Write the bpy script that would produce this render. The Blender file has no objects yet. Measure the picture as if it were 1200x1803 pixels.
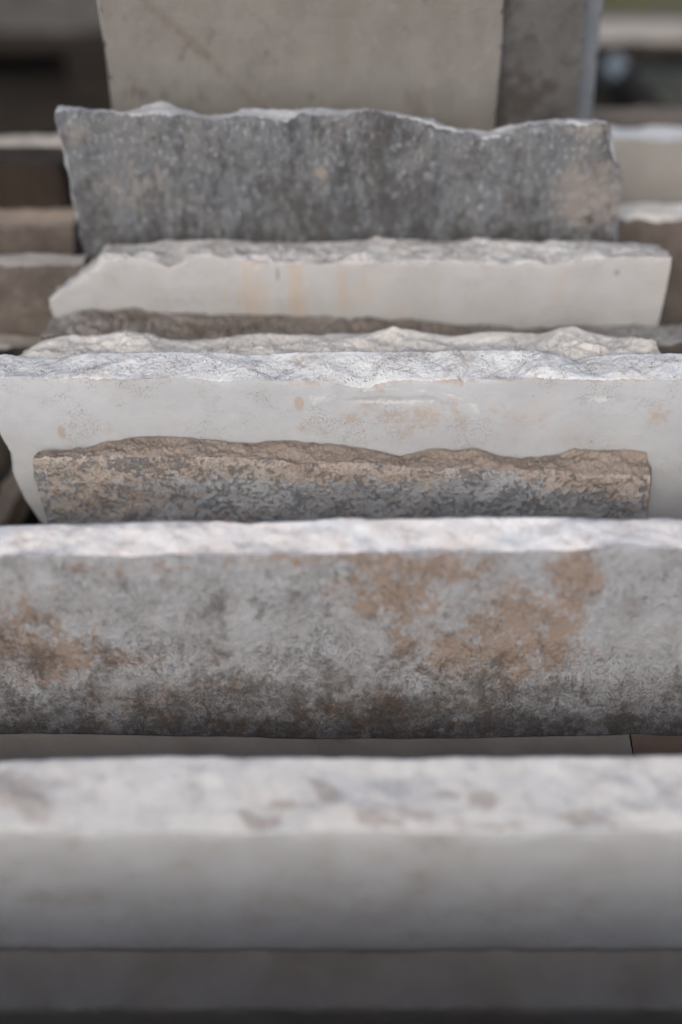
import bpy, math, random
import numpy as np
from mathutils import Vector

# ------------------------------------------------------------------ camera, sky, sun
D = bpy.data
scene = bpy.context.scene
COL = scene.collection
R = math.radians
CAM_H = 1.5
PITCH = 48.0
FPX = 2500.0                      # focal length in pixels of the 1200 x 1803 photograph
cam_d = D.cameras.new("camera")
cam = D.objects.new("camera", cam_d)
COL.objects.link(cam)
cam.location = (0, 0, CAM_H)
cam.rotation_euler = (R(90 - PITCH), 0, 0)
cam_d.sensor_fit = 'HORIZONTAL'
cam_d.sensor_width = 24.0
cam_d.lens = 50.0
cam_d.clip_start = 0.02
cam_d.clip_end = 200
cam_d.dof.use_dof = True
cam_d.dof.focus_distance = 1.095
cam_d.dof.aperture_fstop = 1.2
cam_d.dof.aperture_blades = 0
scene.camera = cam

world = D.worlds.new("World")
scene.world = world
world.use_nodes = True
wn = world.node_tree
for n in list(wn.nodes):
    wn.nodes.remove(n)
sky = wn.nodes.new("ShaderNodeTexSky")
sky.sky_type = 'NISHITA'
sky.sun_disc = False
SUN_EL, SUN_AZ = 44.0, 190.0      # azimuth clockwise from +Y
sky.sun_elevation = R(SUN_EL)
sky.sun_rotation = R(SUN_AZ)
sky.air_density = 0.72
sky.dust_density = 3.0
sky.ozone_density = 0.4
bg = wn.nodes.new("ShaderNodeBackground")
bg.inputs['Strength'].default_value = 0.12
wo = wn.nodes.new("ShaderNodeOutputWorld")
wn.links.new(sky.outputs[0], bg.inputs[0])
wn.links.new(bg.outputs[0], wo.inputs[0])
sun_d = D.lights.new("sun", 'SUN')
sun_d.energy = 0.9
sun_d.angle = R(26)
sun_d.color = (1.0, 0.985, 0.93)
sun = D.objects.new("sun", sun_d)
COL.objects.link(sun)
sdir = Vector((math.sin(R(SUN_AZ)) * math.cos(R(SUN_EL)), math.cos(R(SUN_AZ)) * math.cos(R(SUN_EL)), math.sin(R(SUN_EL))))
sun.rotation_euler = (-sdir).to_track_quat('-Z', 'Y').to_euler()
sun.location = sdir * 5

vs = scene.view_settings
vs.view_transform = 'Standard'
vs.look = 'None'
vs.exposure = 1.42
vs.gamma = 1.0
vs.use_curve_mapping = False

# ------------------------------------------------------------------ noise in numpy
def _h(ix, iy, iz, s):
    with np.errstate(over='ignore'):
        h = (ix.astype(np.int64) * 374761393 + iy.astype(np.int64) * 668265263 + iz.astype(np.int64) * 2147483647 + s * 1274126177) & 0xffffffff
        h = ((h ^ (h >> 13)) * 1274126177) & 0xffffffff
        h = ((h ^ (h >> 16)) * 2246822519) & 0xffffffff
        h = h ^ (h >> 15)
    return (h & 0xffff) / 32767.5 - 1.0

def noise(x, y, z, s=0):
    x, y, z = np.broadcast_arrays(x, y, z)
    fx, fy, fz = np.floor(x), np.floor(y), np.floor(z)
    tx, ty, tz = x - fx, y - fy, z - fz
    ux, uy, uz = [t * t * t * (t * (t * 6 - 15) + 10) for t in (tx, ty, tz)]
    r = 0
    for a in (0, 1):
        for b in (0, 1):
            for c in (0, 1):
                w = (ux if a else 1 - ux) * (uy if b else 1 - uy) * (uz if c else 1 - uz)
                r = r + w * _h(fx + a, fy + b, fz + c, s)
    return r

def fbm(x, y, z, f, o=4, s=0, g=0.5):
    r = 0; a = 1; t = 0
    for k in range(o):
        r = r + a * noise(x * f + 17.3 * k, y * f + 5.1 * k, z * f + 9.7 * k, s + k)
        t += a; a *= g; f *= 2.03
    return r / t

def ridged(x, y, z, f, o=3, s=0):
    r = 0; a = 1; t = 0
    for k in range(o):
        r = r + a * (1 - 2 * np.abs(noise(x * f + 7.7 * k, y * f, z * f, s + k)))
        t += a; a *= 0.5; f *= 2.1
    return r / t

def facets(x, y, f, s=0, curv=1.1, slope=0.9):
    """upper envelope of randomly tilted caps, one per cell: flat chips meeting in creases (about -1..1)"""
    x, y = np.broadcast_arrays(x * f, y * f)
    ix, iy = np.floor(x), np.floor(y)
    best = np.full(x.shape, -9.0)
    z0 = np.zeros_like(x)
    for a in (-1, 0, 1):
        for b in (-1, 0, 1):
            cx, cy = ix + a, iy + b
            dx = x - (cx + 0.5 + 0.45 * _h(cx, cy, z0, s)); dy = y - (cy + 0.5 + 0.45 * _h(cx, cy, z0, s + 1))
            h = 0.45 * _h(cx, cy, z0, s + 2) + slope * (_h(cx, cy, z0, s + 3) * dx + _h(cx, cy, z0, s + 4) * dy) - curv * (dx * dx + dy * dy)
            best = np.maximum(best, h)
    return best

def sstep(a, b, x):
    t = np.clip((x - a) / (b - a), 0, 1)
    return t * t * (3 - 2 * t)

# ------------------------------------------------------------------ pixel -> place
cp, sp = math.cos(R(PITCH)), math.sin(R(PITCH))
def ray(px, py):
    a = (px - 600.0) / FPX
    b = -(py - 901.5) / FPX
    return (a, cp + b * sp, -sp + b * cp)          # direction in world axes

def at(px, py, Y):
    """point of the world seen at a pixel, at distance Y ahead of the camera foot"""
    d = ray(px, py)
    k = Y / d[1]
    return Vector((d[0] * k, Y, CAM_H + d[2] * k))

# ------------------------------------------------------------------ node helper
ALB = 0.55      # scales every material colour down, so less light bounces in the gaps
class NT:
    def __init__(self, name):
        self.m = D.materials.new(name)
        self.m.use_nodes = True
        self.t = self.m.node_tree
        for n in list(self.t.nodes):
            self.t.nodes.remove(n)
        self.out = self.t.nodes.new("ShaderNodeOutputMaterial")
        self.b = self.t.nodes.new("ShaderNodeBsdfPrincipled")
        self.t.links.new(self.b.outputs[0], self.out.inputs[0])
        self.tc = self.t.nodes.new("ShaderNodeTexCoord")
        self.co = self.tc.outputs['Object']
    def put(self, sock, v):
        if isinstance(v, bpy.types.NodeSocket):
            self.t.links.new(v, sock)
        elif isinstance(v, (tuple, list)) and len(v) == 3 and sock.type == 'RGBA':
            sock.default_value = (*[ALB * q for q in v], 1)
        else:
            sock.default_value = v
    def math(self, op, a, b=None, c=None, clamp=False):
        n = self.t.nodes.new("ShaderNodeMath"); n.operation = op; n.use_clamp = clamp
        self.put(n.inputs[0], a)
        if b is not None: self.put(n.inputs[1], b)
        if c is not None: self.put(n.inputs[2], c)
        return n.outputs[0]
    def mapping(self, scale=(1, 1, 1), rot=(0, 0, 0), loc=(0, 0, 0), src=None):
        n = self.t.nodes.new("ShaderNodeMapping")
        self.put(n.inputs['Vector'], src or self.co)
        n.inputs['Scale'].default_value = scale
        n.inputs['Rotation'].default_value = rot
        n.inputs['Location'].default_value = loc
        return n.outputs[0]
    def noise(self, scale, detail=5, rough=0.55, dist=0.0, vec=None):
        n = self.t.nodes.new("ShaderNodeTexNoise")
        self.put(n.inputs['Vector'], vec or self.co)
        n.inputs['Scale'].default_value = scale
        n.inputs['Detail'].default_value = detail
        n.inputs['Roughness'].default_value = rough
        n.inputs['Distortion'].default_value = dist
        return n.outputs['Fac']
    def voronoi(self, scale, feature='F1', vec=None, rnd=1.0):
        n = self.t.nodes.new("ShaderNodeTexVoronoi")
        n.feature = feature
        self.put(n.inputs['Vector'], vec or self.co)
        n.inputs['Scale'].default_value = scale
        n.inputs['Randomness'].default_value = rnd
        return n.outputs['Distance']
    def ramp(self, v, lo, hi, a=0.0, b=1.0):
        n = self.t.nodes.new("ShaderNodeMapRange")
        n.interpolation_type = 'SMOOTHSTEP'
        self.put(n.inputs['Value'], v)
        self.put(n.inputs['From Min'], lo); self.put(n.inputs['From Max'], hi)
        self.put(n.inputs['To Min'], a); self.put(n.inputs['To Max'], b)
        return n.outputs[0]
    def mix(self, f, a, b, mode='MIX'):
        n = self.t.nodes.new("ShaderNodeMix"); n.data_type = 'RGBA'; n.blend_type = mode
        self.put(n.inputs['Factor'], f)
        self.put(n.inputs[6], a); self.put(n.inputs[7], b)
        return n.outputs[2]
    def attr(self, name):
        n = self.t.nodes.new("ShaderNodeAttribute"); n.attribute_name = name
        return n.outputs['Fac']
    def bump(self, h, dist, strength=1.0, prev=None):
        n = self.t.nodes.new("ShaderNodeBump")
        n.inputs['Distance'].default_value = dist
        n.inputs['Strength'].default_value = strength
        self.put(n.inputs['Height'], h)
        if prev is not None: self.put(n.inputs['Normal'], prev)
        return n.outputs[0]
    def finish(self, color, rough=0.9, normal=None, spec=0.2):
        self.put(self.b.inputs['Base Color'], color)
        self.put(self.b.inputs['Roughness'], rough)
        self.b.inputs['Specular IOR Level'].default_value = spec
        if normal is not None: self.put(self.b.inputs['Normal'], normal)
        return self.m

def warm_mask(g, attr, warp, scale, lo=0.42, hi=0.58, vec=None, detail=7, rough=0.62):
    n = g.noise(scale, detail, rough, 0.0, vec)
    n = g.math('MULTIPLY_ADD', g.math('SUBTRACT', g.noise(scale * 4.5, 6, 0.7, 0.0, vec), 0.5), 0.6, n)
    a = g.math('MULTIPLY_ADD', g.math('SUBTRACT', n, 0.5), warp, g.attr(attr))
    return g.ramp(a, lo, hi)

# ---- sawn / smooth pale face
def mat_smooth(name, c1, c2, stain=(0.33, 0.24, 0.16), pit=(0.30, 0.23, 0.16), pit_amt=1.0,
               m1_amt=0.0, m2_amt=0.0, m2col=(0.6, 0.6, 0.6), bump=0.0004, mott=14, mscale=(1, 1, 1), mr=(0.25, 0.85)):
    g = NT(name)
    n1 = g.noise(mott, 6, 0.6, 0.3)
    n2 = g.noise(70, 5, 0.6)
    c = g.mix(g.ramp(n1, 0.33, 0.68), c1, c2)
    c = g.mix(g.math('MULTIPLY', g.ramp(n2, 0.45, 0.72), 0.25), c, tuple(0.78 * x for x in c1))
    # faint warm haze
    n3 = g.noise(9, 4, 0.6, 0.8, g.mapping(loc=(3.1, 0, 1.7)))
    c = g.mix(g.math('MULTIPLY', g.ramp(n3, 0.52, 0.72), 0.22), c, stain)
    if m1_amt:
        k = warm_mask(g, 'm1', 2.2, 44, mr[0], mr[1], g.mapping(scale=mscale))
        c = g.mix(g.math('MULTIPLY', k, m1_amt), c, stain)
    if m2_amt:
        k = warm_mask(g, 'm2', 1.6, 60, 0.35, 0.7)
        c = g.mix(g.math('MULTIPLY', k, m2_amt), c, m2col)
    # clusters of small pits
    pv = g.voronoi(800)
    cl = g.ramp(g.noise(24, 5, 0.65, 0.5, g.mapping(loc=(1.3, 4.2, 0))), 0.47, 0.66)
    p = g.math('MULTIPLY', g.ramp(pv, 0.40, 0.18), cl)
    c = g.mix(g.math('MULTIPLY', p, 0.7 * pit_amt), c, pit)
    pv2 = g.voronoi(95)
    p2 = g.math('MULTIPLY', g.ramp(pv2, 0.11, 0.05), g.ramp(g.noise(40), 0.45, 0.6))
    c = g.mix(g.math('MULTIPLY', p2, 0.35 * pit_amt), c, tuple(0.5 * x for x in pit))
    h = g.math('SUBTRACT', g.noise(260, 6, 0.7), g.math('MULTIPLY', p, 0.8))
    nb = g.bump(h, bump)
    nb = g.bump(g.noise(30, 4, 0.6), bump * 4, 0.7, nb)
    return g.finish(c, 0.88, nb)

# ---- broken chalky surface
def mat_broken(name, c1=(0.62, 0.60, 0.57), c2=(0.48, 0.45, 0.41), tan=(0.36, 0.27, 0.19), grey=(0.30, 0.31, 0.32),
               tan_amt=0.6, grey_amt=0.3, bump=0.0009, striate=0.0, dark=(0.22, 0.165, 0.12), cav=0.5, m1_amt=0.0, m1col=(0.2, 0.14, 0.1)):
    g = NT(name)
    n1 = g.noise(24, 8, 0.7)
    c = g.mix(g.ramp(n1, 0.32, 0.70), c1, c2)
    t = g.noise(60, 9, 0.75, 0.0, g.mapping(loc=(2.2, 1, 5)))
    c = g.mix(g.math('MULTIPLY', g.ramp(t, 0.51, 0.62), tan_amt), c, tan)
    q = g.noise(34, 9, 0.75, 0.0, g.mapping(loc=(7.2, 3, 1)))
    c = g.mix(g.math('MULTIPLY', g.ramp(q, 0.51, 0.62), grey_amt), c, grey)
    if m1_amt:
        c = g.mix(g.math('MULTIPLY', warm_mask(g, 'm1', 1.2, 60, 0.3, 0.75), m1_amt), c, m1col)
    # dirt lying in the recesses of the fracture
    k = warm_mask(g, 'cav', 0.7, 110, 0.45, 0.85)
    c = g.mix(g.math('MULTIPLY', k, cav), c, tan)
    sp_ = g.math('MULTIPLY', g.ramp(g.voronoi(480), 0.36, 0.14), g.ramp(g.noise(55, 5, 0.7), 0.50, 0.60))
    c = g.mix(g.math('MULTIPLY', sp_, 0.8), c, dark)
    f = g.noise(500, 6, 0.7)
    c = g.mix(g.math('MULTIPLY', g.ramp(f, 0.35, 0.65), 0.4), c, tuple(min(0.8, 1.25 * x) for x in c1))
    h = g.math('ADD', g.noise(520, 7, 0.75), g.math('MULTIPLY', sp_, -0.6))
    if striate:
        sv = g.mapping(scale=(420, 60, 150), src=g.mapping(rot=(0, 0, R(38))))
        h = g.math('MULTIPLY_ADD', g.noise(1, 4, 0.6, 0.3, sv), striate, h)
    nb = g.bump(h, bump)
    return g.finish(c, 0.93, nb, 0.15)

# ---- weathered blotchy crust
def mat_crust(name, base1, base2, spot, spot_thr=(0.5, 0.56), spot_scale=60, m1col=None, m1_amt=1.0, m2col=None, m2_amt=1.0,
              wrinkle=0.0, wcol=(0.25, 0.25, 0.25), bump=0.0009, light=(0.4, 0.4, 0.4), light_amt=0.2, stretch=(1, 1, 1), m1scale=38, m1warp=1.0, big=10, cluster=0.7, m1r=(0.40, 0.62), lscale=120, wscale=60):
    g = NT(name)
    v = g.mapping(scale=stretch)
    c = g.mix(g.ramp(g.noise(big * 2.2, 9, 0.72, 0.2, v), 0.36, 0.64), base1, base2)
    lt = g.noise(lscale, 6, 0.75, 0.0, v)
    c = g.mix(g.math('MULTIPLY', g.ramp(lt, 0.52, 0.66), light_amt), c, light)
    if m1col:
        k = warm_mask(g, 'm1', m1warp, m1scale, m1r[0], m1r[1], v, 9, 0.7)
        c = g.mix(g.math('MULTIPLY', k, m1_amt), c, m1col)
    s = g.noise(spot_scale, 9, 0.74, 0.15, v)
    s = g.math('MULTIPLY_ADD', g.math('SUBTRACT', g.noise(spot_scale / 4.5, 3, 0.6, 0.2, v), 0.5), cluster, s)
    s = g.math('MULTIPLY_ADD', g.math('SUBTRACT', g.attr('m2'), 0.5), 0.34, s)
    k2 = g.math('MULTIPLY', g.ramp(s, spot_thr[0], spot_thr[1]), g.ramp(g.noise(spot_scale * 5, 5, 0.75, 0.0, v), 0.30, 0.55, 0.35, 1.0))
    c = g.mix(g.math('MULTIPLY', k2, m2_amt), c, spot)
    if m2col:
        k3 = g.math('MULTIPLY', g.ramp(g.noise(spot_scale * 2.3, 8, 0.7, 0.5, v), 0.5, 0.58), k2)
        c = g.mix(g.math('MULTIPLY', k3, 0.7), c, m2col)
    h = g.math('MULTIPLY_ADD', k2, -0.5, g.noise(230, 9, 0.72))
    if wrinkle:
        wv = g.noise(wscale, 5, 0.6, 0.8, v)
        line = g.math('PINGPONG', g.math('MULTIPLY', wv, 9.0), 0.5)
        ln = g.math('MULTIPLY', g.ramp(line, 0.10, 0.0), g.ramp(g.noise(18, 4, 0.6, 0.3, g.mapping(loc=(4, 4, 4))), 0.40, 0.58))
        c = g.mix(g.math('MULTIPLY', ln, wrinkle), c, wcol)
        h = g.math('MULTIPLY_ADD', ln, 0.5, h)
    nb = g.bump(h, bump)
    nb = g.bump(g.noise(36, 5, 0.6), bump * 3, 0.8, nb)
    return g.finish(c, 0.85, nb, 0.25)

def mat_wood(name, c1, c2, c3):
    g = NT(name)
    v = g.mapping(scale=(3, 60, 60))
    n = g.noise(1.0, 6, 0.65, 0.6, v)
    c = g.mix(g.ramp(n, 0.35, 0.65), c1, c2)
    v2 = g.mapping(scale=(8, 220, 220))
    k = g.noise(1.0, 4, 0.6, 0.2, v2)
    c = g.mix(g.math('MULTIPLY', g.ramp(k, 0.52, 0.7), 0.7), c, c3)
    nb = g.bump(g.math('ADD', n, k), 0.0012)
    return g.finish(c, 0.85, nb, 0.2)

# ------------------------------------------------------------------ mesh helpers
def tag(o, label=None, cat=None, group=None, kind=None):
    if label: o['label'] = label
    if cat: o['category'] = cat
    if group: o['group'] = group
    if kind: o['kind'] = kind
    return o

def grid_mesh(name, V, quads, mats, matidx, attrs, sharp=None):
    me = D.meshes.new(name)
    n = len(V); q = len(quads)
    me.vertices.add(n); me.vertices.foreach_set('co', V.astype(np.float32).ravel())
    me.loops.add(q * 4); me.loops.foreach_set('vertex_index', quads.astype(np.int32).ravel())
    me.polygons.add(q)
    me.polygons.foreach_set('loop_start', np.arange(q, dtype=np.int32) * 4)
    me.polygons.foreach_set('loop_total', np.full(q, 4, dtype=np.int32))
    me.polygons.foreach_set('material_index', matidx.astype(np.int32))
    me.polygons.foreach_set('use_smooth', np.ones(q, dtype=bool))
    me.update(calc_edges=True)
    for m in mats: me.materials.append(m)
    for k, a in attrs.items():
        at_ = me.attributes.new(k, 'FLOAT', 'POINT')
        at_.data.foreach_set('value', a.astype(np.float32))
    if sharp is not None:
        ev = np.zeros(len(me.edges) * 2, dtype=np.int32)
        me.edges.foreach_get('vertices', ev)
        ev = ev.reshape(-1, 2)
        s = sharp[ev[:, 0]] & sharp[ev[:, 1]]
        sa = me.attributes.new('sharp_edge', 'BOOLEAN', 'EDGE')
        sa.data.foreach_set('value', s)
    me.validate()
    return me

DECK = 0.144
LEAN = 8.0

class Slab:
    """a stone slab standing on edge. Local x along it, y through it (0 = front face), z up its face"""
    def __init__(s, name, label, yref, t, front, back, left, right, faceM, topM, lean=LEAN, zref=-0.8, res=0.0012,
                 hd=0.12, face_res=0.0016, edge=0.0008, top=(0.002, 0.0015, 0.0006), face_amp=0.0003, chip=0.001, end=0.003,
                 striate=0.0, seed=1, masks=None, dent=None, group=None, base=DECK, rise=0.0, cat='stone slab', smooth_top=False):
        b = R(lean); s.b = b
        # origin: front-bottom edge, raised so that the rear bottom edge rests on the deck
        oz = base + t * math.sin(b)
        s.O = np.array([0, yref + (oz - CAM_H - zref) * math.tan(b), oz])
        s.Y = np.array([0, math.cos(b), -math.sin(b)]); s.Z = np.array([0, math.sin(b), math.cos(b)])
        s.t = t
        f = np.array([s.hit(px, py, 0) for px, py in front])
        k = np.array([s.hit(px, py, t) for px, py in back])
        l = np.array([s.hit(px, py, 0) for px, py in left]); r = np.array([s.hit(px, py, 0) for px, py in right])
        l = l[np.argsort(l[:, 1])]; r = r[np.argsort(r[:, 1])]
        xl = lambda z: np.interp(z, l[:, 1], l[:, 0])
        xr = lambda z: np.interp(z, r[:, 1], r[:, 0])
        x0, x1 = float(xl(f[0, 1])), float(xr(f[-1, 1]))
        s.cx = 0.5 * (x0 + x1)
        nx = int((x1 - x0) / res) + 1
        nt = max(8, int(t / res)); nd = max(6, int(hd / face_res)); nb = 8
        u = np.linspace(0, 1, nx)
        X0 = x0 + (x1 - x0) * u
        zf = np.interp(X0, f[:, 0], f[:, 1]); zb = np.interp(X0, k[:, 0], k[:, 1])
        o = seed * 13.7
        e1 = fbm(X0, o, 0, 60, 5, seed, 0.6); e2 = fbm(X0, o, 9, 45, 5, seed + 5, 0.6)
        zf0, zb0 = zf.copy(), zb.copy()
        zf = zf + edge * 1.6 * e1 + edge * 0.9 * fbm(X0, o, 3, 500, 2, seed)
        zb = zb + edge * 2.2 * e2
        lo, hi = np.linspace(0, 1, nb + 1)[:-1], np.linspace(0, 1, nd + 1)
        rows = []
        zt = np.minimum(zf, zb)
        # rows of a front column: bottom .. front edge
        Zf = np.concatenate([lo[:, None] * (zf - hd)[None], (zf - hd)[None] + hi[:, None] * hd], 0)
        Zk = np.concatenate([lo[:, None] * (zb - hd)[None], (zb - hd)[None] + hi[:, None] * hd], 0)
        nf = Zf.shape[0]
        U = u[None]
        def XX(Z): return xl(Z) * (1 - U) + xr(Z) * U
        Xf = XX(Zf); Xk = XX(Zf) + 0.0
        # front y: low relief + chipped arris
        d = np.maximum(zf[None] - Zf, 0)
        Yf = face_amp * (fbm(Xf, o, Zf, 22, 3, seed + 2) * 1.6 + fbm(Xf, o, Zf, 130, 3, seed + 3) * 0.5)
        if dent: Yf = Yf + dent(s, Xf, Zf)
        arr = chip * (0.45 + 0.9 * np.clip(fbm(Xf, o, 0.0, 90, 3, seed + 8), -0.4, 1))
        Yf = Yf + arr * np.exp(-d / 0.0018) + chip * 1.2 * np.clip(fbm(Xf, o, 4.0, 35, 3, seed + 9), 0, 1) * np.exp(-d / 0.006)
        Yk = t + face_amp * fbm(Xf, o + 3, Zf, 20, 3, seed + 4)
        # top strip v = 0..1
        v = np.linspace(0, 1, nt + 1)[:, None]
        Xt = Xf[-1][None] * (1 - v) + Xk[-1][None] * v
        Yt = Yf[-1][None] * (1 - v) + Yk[-1][None] * v
        B = np.clip(6 * v * (1 - v), 0, 1)
        w1 = fbm(Xt, Yt + o, 0.3, 24, 3, seed + 20)
        w2 = ridged(Xt + 0.01 * w1, Yt + o, 0.0, 60, 3, seed + 21)
        w3 = fbm(Xt, Yt + o, 0, 260, 4, seed + 22, 0.65)
        wx = Xt + (0.010 * fbm(Xt, Yt, o, 40, 3, seed + 27)) * B
        Zt = np.interp(wx, X0, zf0) * (1 - v) + np.interp(wx, X0, zb0) * v
        Zt = Zt + (zf - zf0)[None] * np.exp(-v * t / 0.002) + (zb - zb0)[None] * np.exp(-(1 - v) * t / 0.0025)
        w4 = fbm(Xt, Yt + o, 0.7, 700, 2, seed + 24)
        # fracture surface: scallops, chips within them, then grit
        qx = Xt + 0.004 * fbm(Xt, Yt, o, 70, 3, seed + 60); qy = Yt + 0.004 * fbm(Xt, Yt, o + 5, 70, 3, seed + 61) + o
        fa = -facets(qx * 0.7, qy, 55, seed + 62, 1.2, 1.0)
        fb = facets(qx, qy + 0.4 * qx, 120, seed + 63, 0.7, 1.3)
        fc = facets(qx, qy, 300, seed + 64, 0.6, 1.4)
        pt = np.clip(fbm(Xt, Yt, o, 35, 2, seed + 50) * 1.6 + 0.45, 0, 1)
        w2 = fa * 0.8 + 0.5 * fb * pt
        w5 = fbm(Xt, Yt + o, 2.0, 110, 4, seed + 70, 0.6)
        # broad flat flakes, each breaking off in a low step
        fl = (Xt * 0.35 + Yt + 0.02 * w1 + 0.006 * w5) * 62
        flk = (fl - np.floor(fl) - 0.5) * 1.2 * sstep(0.0, 0.12, 1 - (fl - np.floor(fl))) * np.clip(0.4 + 1.6 * fbm(Xt, Yt, o, 18, 2, seed + 75), 0, 1)
        # clusters of small deep holes
        hole = np.clip(facets(qx, qy, 420, seed + 71, 3.0, 0.2) - 0.12, 0, 1) * sstep(0.12, 0.4, fbm(Xt, Yt, o, 75, 3, seed + 72))
        rough = (top[0] * w1 * 1.8 + top[1] * 1.0 * fa + top[1] * 0.2 * fb * pt + top[1] * 0.45 * w5 + top[1] * 0.7 * flk
                 + top[2] * (0.15 + 0.45 * pt) * w3 + top[2] * 0.45 * w4 - 0.003 * hole)
        if striate:
            a = Xt * 0.8 + Yt * 0.6; c = -Xt * 0.6 + Yt * 0.8
            rough = rough + striate * fbm(c * 1.0 + 0.1 * w1 * 0.02, a * 0.12, o, 330, 3, seed + 31)
        Zt = Zt + (0.25 + 0.75 * B) * rough * np.where((v > 0), 1, 0) - (rough * 0.25 * (v == 0) * 0)
        cav_t = np.clip(0.26 - 0.5 * (0.5 * w1 + 0.6 * w2 + 0.5 * w3 + 0.5 * w5) + 2.2 * hole, 0, 1)
        # columns pinched at the two ends so the thickness rounds off
        V = []; A = {'m1': [], 'm2': [], 'cav': [], 'hz': []}
        idxF = np.arange(nf * nx).reshape(nf, nx)
        idxT = np.zeros((nt + 1, nx), int); idxT[0] = idxF[-1]
        n0 = nf * nx
        idxT[1:] = n0 + np.arange(nt * nx).reshape(nt, nx)
        n0 += nt * nx
        # back rows, top to bottom, coarse
        bsel = [i for i in range(nf - 2, -1, -1) if i < nb or (nf - 1 - i) % 6 == 0]
        if 0 not in bsel: bsel.append(0)
        idxB = n0 + np.arange(len(bsel) * nx).reshape(len(bsel), nx)
        n0 += len(bsel) * nx
        zb_top = Zt[-1]
        Zk = np.stack([zb_top - (zf - Zf[i]) if i >= nb else lo[i] * (zb_top - hd) for i in bsel])
        P = [np.stack([Xf, Yf, Zf], -1).reshape(-1, 3),
             np.stack([Xt, Yt, Zt], -1)[1:].reshape(-1, 3),
             np.stack([Xf[bsel], np.broadcast_to(Yk[bsel], Xf[bsel].shape), Zk], -1).reshape(-1, 3)]
        cav = [np.zeros(nf * nx), cav_t[1:].ravel(), np.zeros(len(bsel) * nx)]
        Q = []; MI = []
        def strip(I, J, m):
            q = np.stack([I[:-1], I[1:], J[1:], J[:-1]], -1); Q.append(q); MI.append(np.full(len(q), m))
        for i in range(nf - 1): strip(idxF[i], idxF[i + 1], 0)
        for i in range(nt): strip(idxT[i], idxT[i + 1], 1)
        prev = idxT[-1]
        for i in range(len(bsel)): strip(prev, idxB[i], 0); prev = idxB[i]
        strip(idxB[-1], idxF[0], 0)
        # ends
        fs = [i for i in range(nf - 1, -1, -1)]
        rowsF = [nf - 1] + bsel
        ne = max(6, nt // 2)
        for side in (0, nx - 1):
            allP = np.concatenate(P, 0)
            sg = -1 if side == 0 else 1
            grid = np.zeros((len(rowsF), ne + 1), int)
            # top row of the end reuses the top strip
            tt = [round(j * nt / ne) for j in range(ne + 1)]
            grid[0] = [idxT[j, side] for j in tt]
            new = []; ws = []; cnt = 0; cv = []
            for a in range(1, len(rowsF)):
                pf = allP[idxF[rowsF[a], side]]; pb = allP[idxB[a - 1, side]]
                grid[a, 0] = idxF[rowsF[a], side]; grid[a, ne] = idxB[a - 1, side]
                w = np.arange(1, ne) / ne
                pp = pf[None] * (1 - w[:, None]) + pb[None] * w[:, None]
                grid[a, 1:ne] = n0 + cnt + np.arange(ne - 1); cnt += ne - 1
                new.append(pp); ws.append(w)
            if cnt:
                new = np.concatenate(new); ws = np.concatenate(ws)
                nz = fbm(new[:, 0] * 0.2, new[:, 1], new[:, 2] + o, 70, 4, seed + 40)
                new[:, 0] += sg * end * (0.5 * np.sin(np.pi * ws) + 1.2 * nz * np.sin(np.pi * ws) ** 0.5)
                cv = 0.5 - nz
            if len(new):
                P.append(np.array(new)); cav.append(np.clip(np.array(cv), 0, 1)); n0 += len(new)
            for a in range(len(rowsF) - 1):
                q = []
                for j in range(ne):
                    r0 = [grid[a, j], grid[a, j + 1], grid[a + 1, j + 1], grid[a + 1, j]]
                    if side == 0: r0 = r0[::-1]
                    q.append(r0)
                Q.append(np.array(q)); MI.append(np.full(len(q), 1))
                # fill the fine top-strip columns skipped by tt and the fine front rows
            # fans between the coarse end grid and the fine front/top boundaries
            tri = []
            for j in range(ne):
                a0, a1 = tt[j], tt[j + 1]
                for m in range(a0 + 1, a1):
                    tri.append((idxT[a0, side], idxT[m, side], idxT[m + 1, side], idxT[a0, side]) if side else (idxT[a0, side], idxT[m + 1, side], idxT[m, side], idxT[a0, side]))
            for a in range(len(rowsF) - 1):
                i0, i1 = rowsF[a], rowsF[a + 1]
                for m in range(i0 - 1, i1, -1):
                    x_, y_, z_ = idxF[i0, side], idxF[m, side], idxF[m - 1, side]
                    tri.append((x_, z_, y_, x_) if side else (x_, y_, z_, x_))
            s_tri = tri
            if tri:
                if not hasattr(s, 'tris'): s.tris = []
                s.tris += [(t_[0], t_[1], t_[2]) for t_ in tri]
        V = np.concatenate(P, 0); cav = np.concatenate(cav)
        quads = np.concatenate(Q, 0); mi = np.concatenate(MI)
        attrs = {'cav': cav}
        front_x, front_z = V[:, 0].copy(), V[:, 2].copy()
        zedge = np.interp(front_x, X0, zf)
        s.vy = V[:, 1] / t
        for mname in ('m1', 'm2'):
            fn = (masks or {}).get(mname)
            attrs[mname] = fn(s, front_x, front_z, zedge) if fn else np.zeros(len(V))
        V[:, 0] -= s.cx
        sharp = np.zeros(len(V), bool); sharp[idxF[-1]] = True
        me = grid_mesh(name, V, quads, [faceM, topM], mi, attrs, sharp)
        o_ = D.objects.new(name, me)
        COL.objects.link(o_)
        o_.location = (s.cx, s.O[1], s.O[2])
        o_.rotation_euler = (-b, 0, 0)
        tag(o_, label, cat, group, 'thing')
        s.obj = o_

    def hit(s, px, py, yl):
        d = np.array(ray(px, py)); c = np.array([0, 0, CAM_H])
        p0 = s.O + s.Y * yl
        k = np.dot(p0 - c, s.Y) / np.dot(d, s.Y)
        p = c + d * k
        return (p[0], np.dot(p - s.O, s.Z))

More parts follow.
